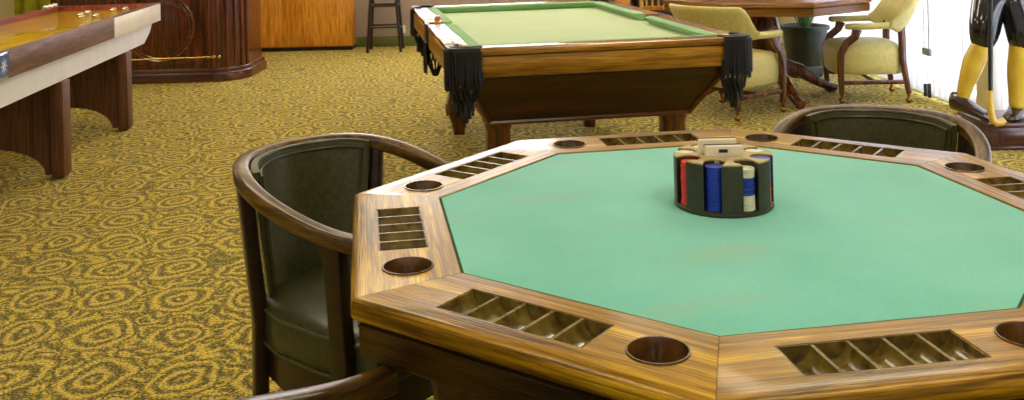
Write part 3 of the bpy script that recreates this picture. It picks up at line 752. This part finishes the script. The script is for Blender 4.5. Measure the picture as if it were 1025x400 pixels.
# ------------------------------------------------------------------ bar
bt = thing('wooden_bar', 'carved dark mahogany bar with oval front panel and rounded corner behind the shuffleboard', 'bar', (-.07, 0, 0))
def bar_out(off):
    cx_, cy_, r = -2.69, 8.93, .28+off
    arc = [(cx_+r*math.sin(math.radians(a)), cy_-r*math.cos(math.radians(a))) for a in range(0, 91, 9)]
    return [(-4.10-off, 8.65-off)]+arc+[(cx_+r, 9.4), (-4.10-off, 9.4)]
bm = new(); prism(bm, bar_out(0), .10, 1.02); obj('body', bm, 'mahogany', bt)
bm = new(); prism(bm, bar_out(.05), 0, .085, .012); prism(bm, bar_out(.03), .085, .12, .01); obj('plinth', bm, 'mahogany_x', bt)
bm = new(); prism(bm, bar_out(.12), 1.02, 1.08, .015); obj('counter_top', bm, 'mahogany_x', bt)
for cxp in (-3.13,):
    bm = new()
    for rr, tr in ((.315, .016), (.285, .008)):
        tube(bm, [(cxp+rr*math.cos(2*PI*k/40), 8.645, .50+rr*.98*math.sin(2*PI*k/40)) for k in range(41)], tr, 8)
    op = obj('oval_moulding', bm, 'moulding', bt)
    bm = new(); ring = lambda r, y: [(cxp+r*math.cos(2*PI*k/40), y, .50+r*.98*math.sin(2*PI*k/40)) for k in range(40)]
    loft(bm, [ring(.27, 8.655), ring(.27, 8.642), ring(.2, 8.634), ring(.05, 8.632)]); obj('oval_panel', bm, 'mahogany', op)
    bm = new()
    for x in (cxp-.38, cxp+.38): rbox(bm, x-.012, x+.012, 8.637, 8.651, .17, .95, .004)
    for z in (.17, .95): rbox(bm, cxp-.392, cxp+.392, 8.637, 8.651, z-.012, z+.012, .004)
    obj('panel_frame', bm, 'mahogany', bt)
bm = new()
for a in (2, 18, 34, 50, 66, 82):
    r = .283; x = -2.69+r*math.sin(math.radians(a)); y = 8.93-r*math.cos(math.radians(a)); tube(bm, [(x, y, .12), (x, y, 1.02)], .018, 10)
obj('reeded_column', bm, 'mahogany', bt)
bm = new(); tube(bm, [(-4.08, 8.52, .215), (-2.60, 8.52, .235)], .009, 10)
for x in (-4.0, -3.4, -2.66):
    tube(bm, [(x, 8.52, .23), (x, 8.66, .23)], .008, 8)
for x in (-2.66, -2.60, -2.555):
    bmesh.ops.create_uvsphere(bm, u_segments=12, v_segments=8, radius=.017, matrix=Matrix.Translation((x, 8.52, .236)))
obj('foot_rail', bm, 'brass', bt)

# ------------------------------------------------------------------ oak cabinet on the back wall
ct = thing('oak_cabinet', 'low orange oak cabinet against back wall, between bar and bar stool', 'cabinet', (-1.80, 10.66, 0), 0)
bm = new(); rbox(bm, -1.54, 0, .02, .26, .045, .86, .003); obj('body', bm, 'oak', ct)
bm = new(); rbox(bm, -1.54, -.01, .05, .26, 0, .045); obj('kick_board', bm, 'dark_trim', ct)
for x0, x1 in ((-1.535, -.772), (-.766, -.006)):
    bm = new(); rbox(bm, x0, x1, 0, .018, .06, .84, .003); d = obj('door', bm, 'oak', ct)
    bm = new(); xx = x1-.05 if x0 < -1 else x0+.05; tube(bm, [(xx, -.012, .66), (xx, -.018, .72)], .006, 8); tube(bm, [(xx, -.012, .665), (xx, .002, .665)], .004, 6); tube(bm, [(xx, -.016, .715), (xx, .002, .715)], .004, 6); obj('handle', bm, 'brass', d)
bm = new(); rbox(bm, -1.56, .02, -.02, .27, .861, .90, .006); obj('counter_top', bm, 'oak', ct)

# bar stool
bs = thing('bar_stool', 'dark wooden bar stool with four legs against the taupe back wall', 'bar stool', (-1.42, 10.56, 0), .03)
LG = [(-.185, -.17), (.165, -.17), (-.14, .15), (.22, .15)]
LG = [(-.18, -.16), (.18, -.16), (-.18, .16), (.18, .16)]
for x, y in LG:
    bm = new(); tube(bm, [(x*.7, y*.7, .74), (x, y, 0)], [.017, .017], 10); obj('leg', bm, 'chair_wood', bs)
def lerp_leg(i, z): x, y = LG[i]; k = 1-.3*z/.74; return (x*k, y*k, z)
for z, prs in ((.27, ((0, 1), (2, 3))), (.25, ((0, 2), (1, 3))), (.5, ((0, 1), (2, 3), (0, 2), (1, 3)))):
    for a, b in prs:
        bm = new(); tube(bm, [lerp_leg(a, z), lerp_leg(b, z)], .011, 8); obj('rung', bm, 'chair_wood', bs)
bm = new(); lathe(bm, [(.16, .735), (.175, .745), (.175, .775), (.15, .79), (0, .795)], 28); obj('seat', bm, 'leather', bs)
t = thing('wall_outlet', 'white wall outlet low on the back wall beside the bar stool', 'outlet', (-1.27, 10.949, .19))
bm = new(); rbox(bm, -.03, .03, -.006, -.0002, -.045, .045, .002); obj('plate', bm, 'outlet', t)
bm = new(); rbox(bm, -.012, .012, -.0085, -.006, .008, .03, .001); rbox(bm, -.012, .012, -.0085, -.006, -.03, -.008, .001); obj('socket', bm, 'card_white', t)

# drape at far left
def drape(x0, x1, label):
    t = thing('window_drape', label, 'drape', (x0, 10.85, 0), 0, 'yellow green drapes')
    bm = new(); n = 40; L = x1-x0
    front = [(L*k/n, .03*math.sin(k/n*L/.09*PI)) for k in range(n+1)]; bk = [(x, y+.008) for x, y in front[::-1]]
    prism(bm, front+bk, .03, 2.3); obj('fabric', bm, 'curtain', t, sharp=60)
    bm = new(); tube(bm, [(-.05, 0, 2.33), (L+.05, 0, 2.33)], .014, 10); obj('rod', bm, 'brass', t)
drape(-5.64, -5.22, 'yellow green drape on the back wall beyond the shuffleboard, left of two')
drape(-5.10, -4.62, 'yellow green drape on the back wall beyond the shuffleboard, right of two')

# sideboard added as dark backdrop, and light cupboard, on back wall at right
sb = thing('backdrop_sideboard', 'added dark sideboard serving as dark backdrop behind the far wooden table', 'sideboard', (1.35, 10.45, 0))
bm = new(); rbox(bm, 0, 1.40, .02, .47, .08, .88, .005); obj('body', bm, 'pool_body', sb)
for i in range(3):
    bm = new(); rbox(bm, .015+i*.46, .465+i*.46, 0, .018, .12, .84, .004); d = obj('door', bm, 'pool_body', sb)
    bm = new(); bmesh.ops.create_uvsphere(bm, u_segments=12, v_segments=8, radius=.014, matrix=Matrix.Translation((.42+i*.46, -.012, .5))); obj('knob', bm, 'brass', d)
for x in (.04, 1.36):
    for y in (.05, .43):
        bm = new(); rbox(bm, x-.03, x+.03, y-.03, y+.03, 0, .08, .004); obj('leg', bm, 'pool_body', sb)
oc = thing('oak_side_cupboard', 'small orange oak cupboard on the back wall beyond the right pool table corner', 'cupboard', (.80, 10.5, 0))
bm = new(); rbox(bm, 0, .48, .02, .43, .05, .92, .004); obj('body', bm, 'oak', oc)
bm = new(); rbox(bm, .01, .47, 0, .018, .08, .9, .004); d = obj('door', bm, 'oak', oc)
bm = new(); bmesh.ops.create_uvsphere(bm, u_segments=12, v_segments=8, radius=.014, matrix=Matrix.Translation((.06, -.012, .6))); obj('knob', bm, 'brass', d)
bm = new(); rbox(bm, .02, .46, .04, .42, 0, .05); obj('plinth', bm, 'dark_trim', oc)

# spindle chair beyond the pool table
sc = thing('spindle_chair', 'honey coloured wooden chair with pale back spindles behind the pool table', 'chair', (1.30, 8.35, 0), -.12)
bm = new(); rbox(bm, -.21, .21, -.20, .20, .43, .46, .012); obj('seat', bm, 'oak', sc)
for x, y in ((-.18, -.17), (.18, -.17), (-.18, .17), (.18, .17)):
    bm = new(); tube(bm, [(x*1.08, y*1.08, 0), (x, y, .2), (x*.92, y*.92, .432)], [.014, .019, .016], 10); obj('leg', bm, 'oak_light', sc)
for x in (-.195, .195):
    bm = new(); tube(bm, [(x*.95, -.18, .455), (x, -.20, .70), (x, -.235, .98)], [.016, .018, .015], 10); obj('back_post', bm, 'oak_light', sc)
bm = new(); rbox(bm, -.19, .19, -.208, -.188, .59, .625, .005); obj('lower_rail', bm, 'oak', sc)
for i in range(7):
    x = -.15+.05*i; bm = new(); tube(bm, [(x, -.198, .622), (x, -.208, .76), (x, -.226, .91)], [.008, .011, .008], 8); obj('spindle', bm, 'oak_light', sc)
bm = new(); rbox(bm, -.215, .215, -.245, -.218, .90, .985, .008); obj('crest_rail', bm, 'oak', sc)

# ------------------------------------------------------------------ cream armchairs
def cream_chair(label, loc, rz):
    t = thing('cream_armchair', label, 'armchair', (loc[0], loc[1], 0), rz, 'cream armchairs at the far wooden table')
    # seat
    def so_(k):
        pts = [(.27, -.20), (.285, -.1), (.29, 0), (.285, .1), (.27, .20), (.22, .245), (.05, .25), (-.14, .24), (-.20, .20), (-.22, .1), (-.22, -.1), (-.20, -.20), (-.14, -.24), (.05, -.25), (.22, -.245)]
        return [(x*k, y*k) for x, y in pts]
    bm = new(); loft(bm, [[(x, y, z) for x, y in so_(k)] for k, z in ((.95, .205), (.985, .215), (1.0, .27), (1.0, .35), (.97, .392), (.88, .415), (.6, .432), (.1, .438))]); obj('seat', bm, 'cream_vinyl', t, sharp=60)
    # back: curved reclined pad, ends sloping down to the arms
    bm = new(); rings = []; n = 28
    for i in range(n+1):
        v = -1+2*i/n; a = v*1.15
        bx = .02-.26*math.cos(a)*1.0; by = .285*math.sin(a)/math.sin(1.15)
        e = max(0, (abs(v)-.62)/.38); e = e*e*(3-2*e)
        zt = .765-.175*e; zb = .50+.035*e
        lean = .13*(1-.7*e); th = .052-.012*e
        nrm = Vector((-math.cos(a), math.sin(a), 0))
        R = []
        for k in range(12):
            q = 2*PI*k/12; hz = (zt+zb)/2+(zt-zb)/2*math.copysign(abs(math.sin(q))**.6, math.sin(q)); of = th/2*math.copysign(abs(math.cos(q))**.6, math.cos(q))
            f = (hz-zb)/(zt-zb+1e-6); p = Vector((bx, by, hz))+nrm*(of+lean*f); R.append(p)
        rings.append(R)
    loft(bm, rings); obj('backrest', bm, 'cream_vinyl', t, sharp=70)
    for s in (-1, 1):
        bm = new(); P = [(-.10, s*.275, .560), (0, s*.285, .556), (.10, s*.285, .554), (.19, s*.275, .554), (.205, s*.272, .554)]
        sbar(bm, [(p, (0, 1, 0)) for p in P], [.06, .062, .062, .058, .04], [.045, .045, .045, .042, .03], .45); obj('arm_pad', bm, 'cream_vinyl', t, sharp=60)
        bm = new(); P = [(.12, s*.272, .535), (.14, s*.276, .48), (.20, s*.272, .43), (.235, s*.268, .36), (.24, s*.265, .25), (.235, s*.262, .07)]
        sbar(bm, [(p, (0, 1, 0)) for p in P], .034, [.07, .055, .052, .05, .045, .036], .25); f = obj('front_leg', bm, 'mahogany', t)
        caster(f, .235, s*.262)
        bm = new(); P = [(-.20, s*.20, .55), (-.20, s*.215, .45), (-.20, s*.225, .3), (-.235, s*.23, .07)]
        sbar(bm, [(p, (0, 1, 0)) for p in P], .034, [.05, .05, .045, .036], .25); f = obj('rear_leg', bm, 'mahogany', t)
        caster(f, -.235, s*.23)
        bm = new(); sbar(bm, [((-.215, s*.227, .15), (0, 1, 0)), ((.235, s*.263, .15), (0, 1, 0))], .02, .03, .25); obj('stretcher', bm, 'mahogany', t)
    bm = new(); sbar(bm, [((.0, -.24, .15), (1, 0, 0)), ((.0, .24, .15), (1, 0, 0))], .02, .028, .25); obj('stretcher', bm, 'mahogany', t)
    return t
def caster(par, x, y):
    bm = new(); bmesh.ops.create_uvsphere(bm, u_segments=16, v_segments=10, radius=.021, matrix=Matrix.Translation((x, y, .0212)))
    tube(bm, [(x, y, .045), (x, y, .075)], .012, 10); obj('caster', bm, 'gold_chrome', par)
a = math.radians(40); cxx = Vector((1.464, 6.351))+Vector((math.cos(a), math.sin(a)))*.235+Vector((-math.sin(a), math.cos(a)))*.235
cream_chair('cream vinyl armchair seen from behind, right beside the pool table corner pocket', (cxx.x, cxx.y), a)
cream_chair('cream vinyl armchair seen from its side, in front of the white blinds', (2.60, 7.12), math.radians(173))

# planter under the table
t = thing('potted_plant', 'grey green planter with thin green leaves below the far wooden table', 'plant', (2.46, 8.15, 0))
bm = new(); lathe(bm, [(.13, 0), (.14, .01), (.15, .08), (.14, .1), (.15, .12), (.185, .395), (.205, .40), (.205, .43), (.185, .433), (.175, .405), (0, .40)], 32, cap=False); obj('planter', bm, 'pot', t)
bm = new(); lathe(bm, [(.0, .396), (.172, .408), (0, .414)], 24); obj('soil', bm, 'soil', t)
bm = new()
for k in range(44):
    a = k*2.4; L = .18+.12*random.random(); sp = .08+.17*random.random(); sg = 6
    rr = []
    for i in range(sg+1):
        f = i/sg; r = sp*.2+sp*f*1.1; p = Vector((r*math.cos(a), r*math.sin(a), .41+L*math.sin(f*2.0)*1.05)); wv = .011*math.sin(PI*min(.98, f*.85+.12))
        n_ = Vector((-math.sin(a), math.cos(a), 0)); rr.append([p-n_*wv, p+Vector((0, 0, -.002)), p+n_*wv, p+Vector((0, 0, .0015))])
    loft(bm, rr)
obj('foliage', bm, 'leaf', t, sharp=80)

# ------------------------------------------------------------------ golfer statue
SB = Vector((2.86, 5.60, 0))
gt = thing('golfer_statue', 'glazed golfer statue in black breeches, yellow socks and dark shoes on mauve brown base', 'statue', (SB.x, SB.y, 0))
bm = new(); rbox(bm, -.20, .165, -.19, .19, 0, .02, .004); rbox(bm, -.19, .155, -.18, .18, .02, .125, .004); rbox(bm, -.205, .17, -.195, .195, .125, .152, .008); pb = obj('base', bm, 'statue_base', gt)
bm = new(); rbox(bm, -.14, .13, -.187, -.179, .045, .105, .003); rbox(bm, -.115, .105, -.191, -.186, .055, .095, .003); obj('base_panel', bm, 'statue_base', pb)
def skin(name, verts, edges, radii, mat, parent, root=0, sub=2):
    me = bpy.data.meshes.new(name); me.from_pydata([tuple(v) for v in verts], edges, [])
    o = bpy.data.objects.new(name, me); COL.objects.link(o); o.parent = parent
    m = o.modifiers.new('s', 'SKIN'); m.use_smooth_shade = True; m.use_x_symmetry = False
    for i, r in enumerate(radii):
        sv = me.skin_vertices[0].data[i]; sv.radius = (r if isinstance(r, tuple) else (r, r)); sv.use_root = (i == root)
    m2 = o.modifiers.new('u', 'SUBSURF'); m2.levels = sub; m2.render_levels = sub
    bpy.context.view_layer.update(); applied(o); o.data.materials.clear(); o.data.materials.append(MT[mat]); o.data.shade_smooth(); return o
def G(x, y, z): return (x-SB.x, y-SB.y, z)
# legs in socks (skin coloured body continues above)
body = skin('body', [G(2.83, 5.60, .98), G(2.83, 5.61, 1.12), G(2.83, 5.60, 1.30), G(2.83, 5.59, 1.40), G(2.83, 5.57, 1.47), G(2.83, 5.56, 1.52), G(2.83, 5.555, 1.60), G(2.83, 5.56, 1.66),
              G(2.765, 5.60, .92), G(2.715, 5.56, .60), G(2.665, 5.60, .46), G(2.615, 5.63, .27), G(2.605, 5.64, .21),
              G(2.90, 5.60, .92), G(2.905, 5.50, .58), G(2.90, 5.52, .44), G(2.885, 5.53, .25), G(2.88, 5.53, .20)],
     [(0, 1), (1, 2), (2, 3), (3, 4), (4, 5), (5, 6), (6, 7), (0, 8), (8, 9), (9, 10), (10, 11), (11, 12), (0, 13), (13, 14), (14, 15), (15, 16), (16, 17)],
     [.10, .11, .13, .10, .045, .05, .068, .05, .075, .060, .068, .036, .040, .075, .070, .082, .050, .052], 'sock', gt)
# breeches: baggy, gathered under the knee
bre = skin('breeches', [G(2.83, 5.60, 1.08), G(2.83, 5.60, .98), G(2.77, 5.59, .86), G(2.73, 5.57, .72), G(2.715, 5.56, .62), G(2.70, 5.57, .545), G(2.89, 5.58, .86), G(2.915, 5.53, .72), G(2.91, 5.50, .62), G(2.905, 5.505, .535)],
     [(0, 1), (1, 2), (2, 3), (3, 4), (4, 5), (1, 6), (6, 7), (7, 8), (8, 9)], [.125, .13, .105, .095, .088, .056, .11, .105, .098, .066], 'breeches', gt)
swe = skin('sweater', [G(2.83, 5.60, 1.06), G(2.83, 5.61, 1.2), G(2.83, 5.60, 1.36), G(2.83, 5.58, 1.44), G(2.70, 5.58, 1.37), G(2.64, 5.52, 1.17), G(2.66, 5.40, 1.05), G(2.96, 5.58, 1.37), G(3.0, 5.50, 1.17), G(2.88, 5.38, 1.06)],
     [(0, 1), (1, 2), (2, 3), (2, 4), (4, 5), (5, 6), (2, 7), (7, 8), (8, 9)], [.13, .135, .12, .06, .06, .052, .042, .06, .052, .042], 'breeches', gt)
def hand(x, y, z, dx):
    h = skin('hand', [G(x, y, z), G(x, y-.05, z-.03), G(x-.02, y-.085, z-.05), G(x-.02, y-.10, z-.08), G(x-.006, y-.09, z-.055), G(x-.006, y-.105, z-.09), G(x+.008, y-.088, z-.055), G(x+.008, y-.102, z-.088), G(x+.021, y-.082, z-.05), G(x+.021, y-.094, z-.078), G(x+dx, y-.055, z-.05), G(x+dx*1.1, y-.08, z-.075)],
         [(0, 1), (1, 2), (2, 3), (1, 4), (4, 5), (1, 6), (6, 7), (1, 8), (8, 9), (0, 10), (10, 11)], [.024, .03, .009, .008, .009, .008, .009, .008, .008, .007, .010, .008], 'skin', gt, 0, 1)
hand(2.665, 5.40, 1.05, -.035)
hand(2.865, 5.385, 1.06, .035)
bm = new(); bmesh.ops.create_uvsphere(bm, u_segments=24, v_segments=16, radius=.092, matrix=Matrix.Translation(G(2.83, 5.545, 1.60)) @ Matrix.Diagonal((.85, 1, 1.18, 1)))
bmesh.ops.create_uvsphere(bm, u_segments=10, v_segments=8, radius=.018, matrix=Matrix.Translation(G(2.83, 5.452, 1.595)) @ Matrix.Diagonal((.8, 1, 1.4, 1)))
for s in (-1, 1): bmesh.ops.create_uvsphere(bm, u_segments=10, v_segments=8, radius=.022, matrix=Matrix.Translation(G(2.83+s*.08, 5.55, 1.595)) @ Matrix.Diagonal((.4, .8, 1.2, 1)))
hd = obj('head', bm, 'skin', gt)
bm = new()
for s in (-1, 1): bmesh.ops.create_uvsphere(bm, u_segments=10, v_segments=8, radius=.011, matrix=Matrix.Translation(G(2.83+s*.032, 5.458, 1.617)))
tube(bm, [G(2.80, 5.463, 1.55), G(2.83, 5.455, 1.546), G(2.86, 5.463, 1.55)], .005, 6); obj('face_features', bm, 'dark_trim', hd)
bm = new(); lathe(bm, [(.105, 1.655), (.115, 1.67), (.105, 1.70), (.06, 1.725), (0, 1.73)], 24, (2.83-SB.x, 5.545-SB.y, 0)); rbox(bm, 2.77-SB.x, 2.89-SB.x, 5.40-SB.y, 5.48-SB.y, 1.652, 1.662, .004); obj('cap', bm, 'breeches', hd)
# shoes
def shoe(hx_, hy_, tx, ty, zh, zt):
    bm = new(); h = Vector(G(hx_, hy_, zh)); tt = Vector(G(tx, ty, zt)); d = (tt-h); side = Vector((-d.y, d.x, 0)).normalized(); rings = []
    for f, wv, hh in ((0, .022, .06), (.06, .044, .105), (.25, .048, .115), (.45, .048, .085), (.65, .054, .06), (.85, .050, .045), (.96, .034, .032), (1, .012, .016)):
        c = h+d*f; R = []
        for k in range(14):
            q = 2*PI*k/14; R.append(c+side*wv*math.cos(q)+Vector((0, 0, max(0, hh/2+hh/2*math.sin(q)*1.05))))
        rings.append(R)
    loft(bm, rings)
    o = obj('shoe', bm, 'shoe', gt, sharp=60)
    return o
shoe(2.575, 5.69, 2.70, 5.47, .185, .153)
shoe(2.95, 5.62, 2.79, 5.43, .153, .153)
# the ankle cuffs
# golf club held upright in front
t = thing('golf_club', 'golf club with dark shaft and yellow head standing in front of the golfer statue', 'golf club', (2.665, 5.405, 0))
bm = new(); tube(bm, [(.02, 0, .99), (.002, 0, .33)], [.015, .012], 12); obj('shaft', bm, 'club_shaft', t)
bm = new(); tube(bm, [(.002, 0, .34), (0, 0, .30), (0.002, -.002, .22), (.010, -.005, .175), (.03, -.008, .157), (.055, -.010, .162), (.075, -.010, .172)], [.0135, .017, .020, .022, .022, .021, .017], 12); obj('club_head', bm, 'club_head', t)
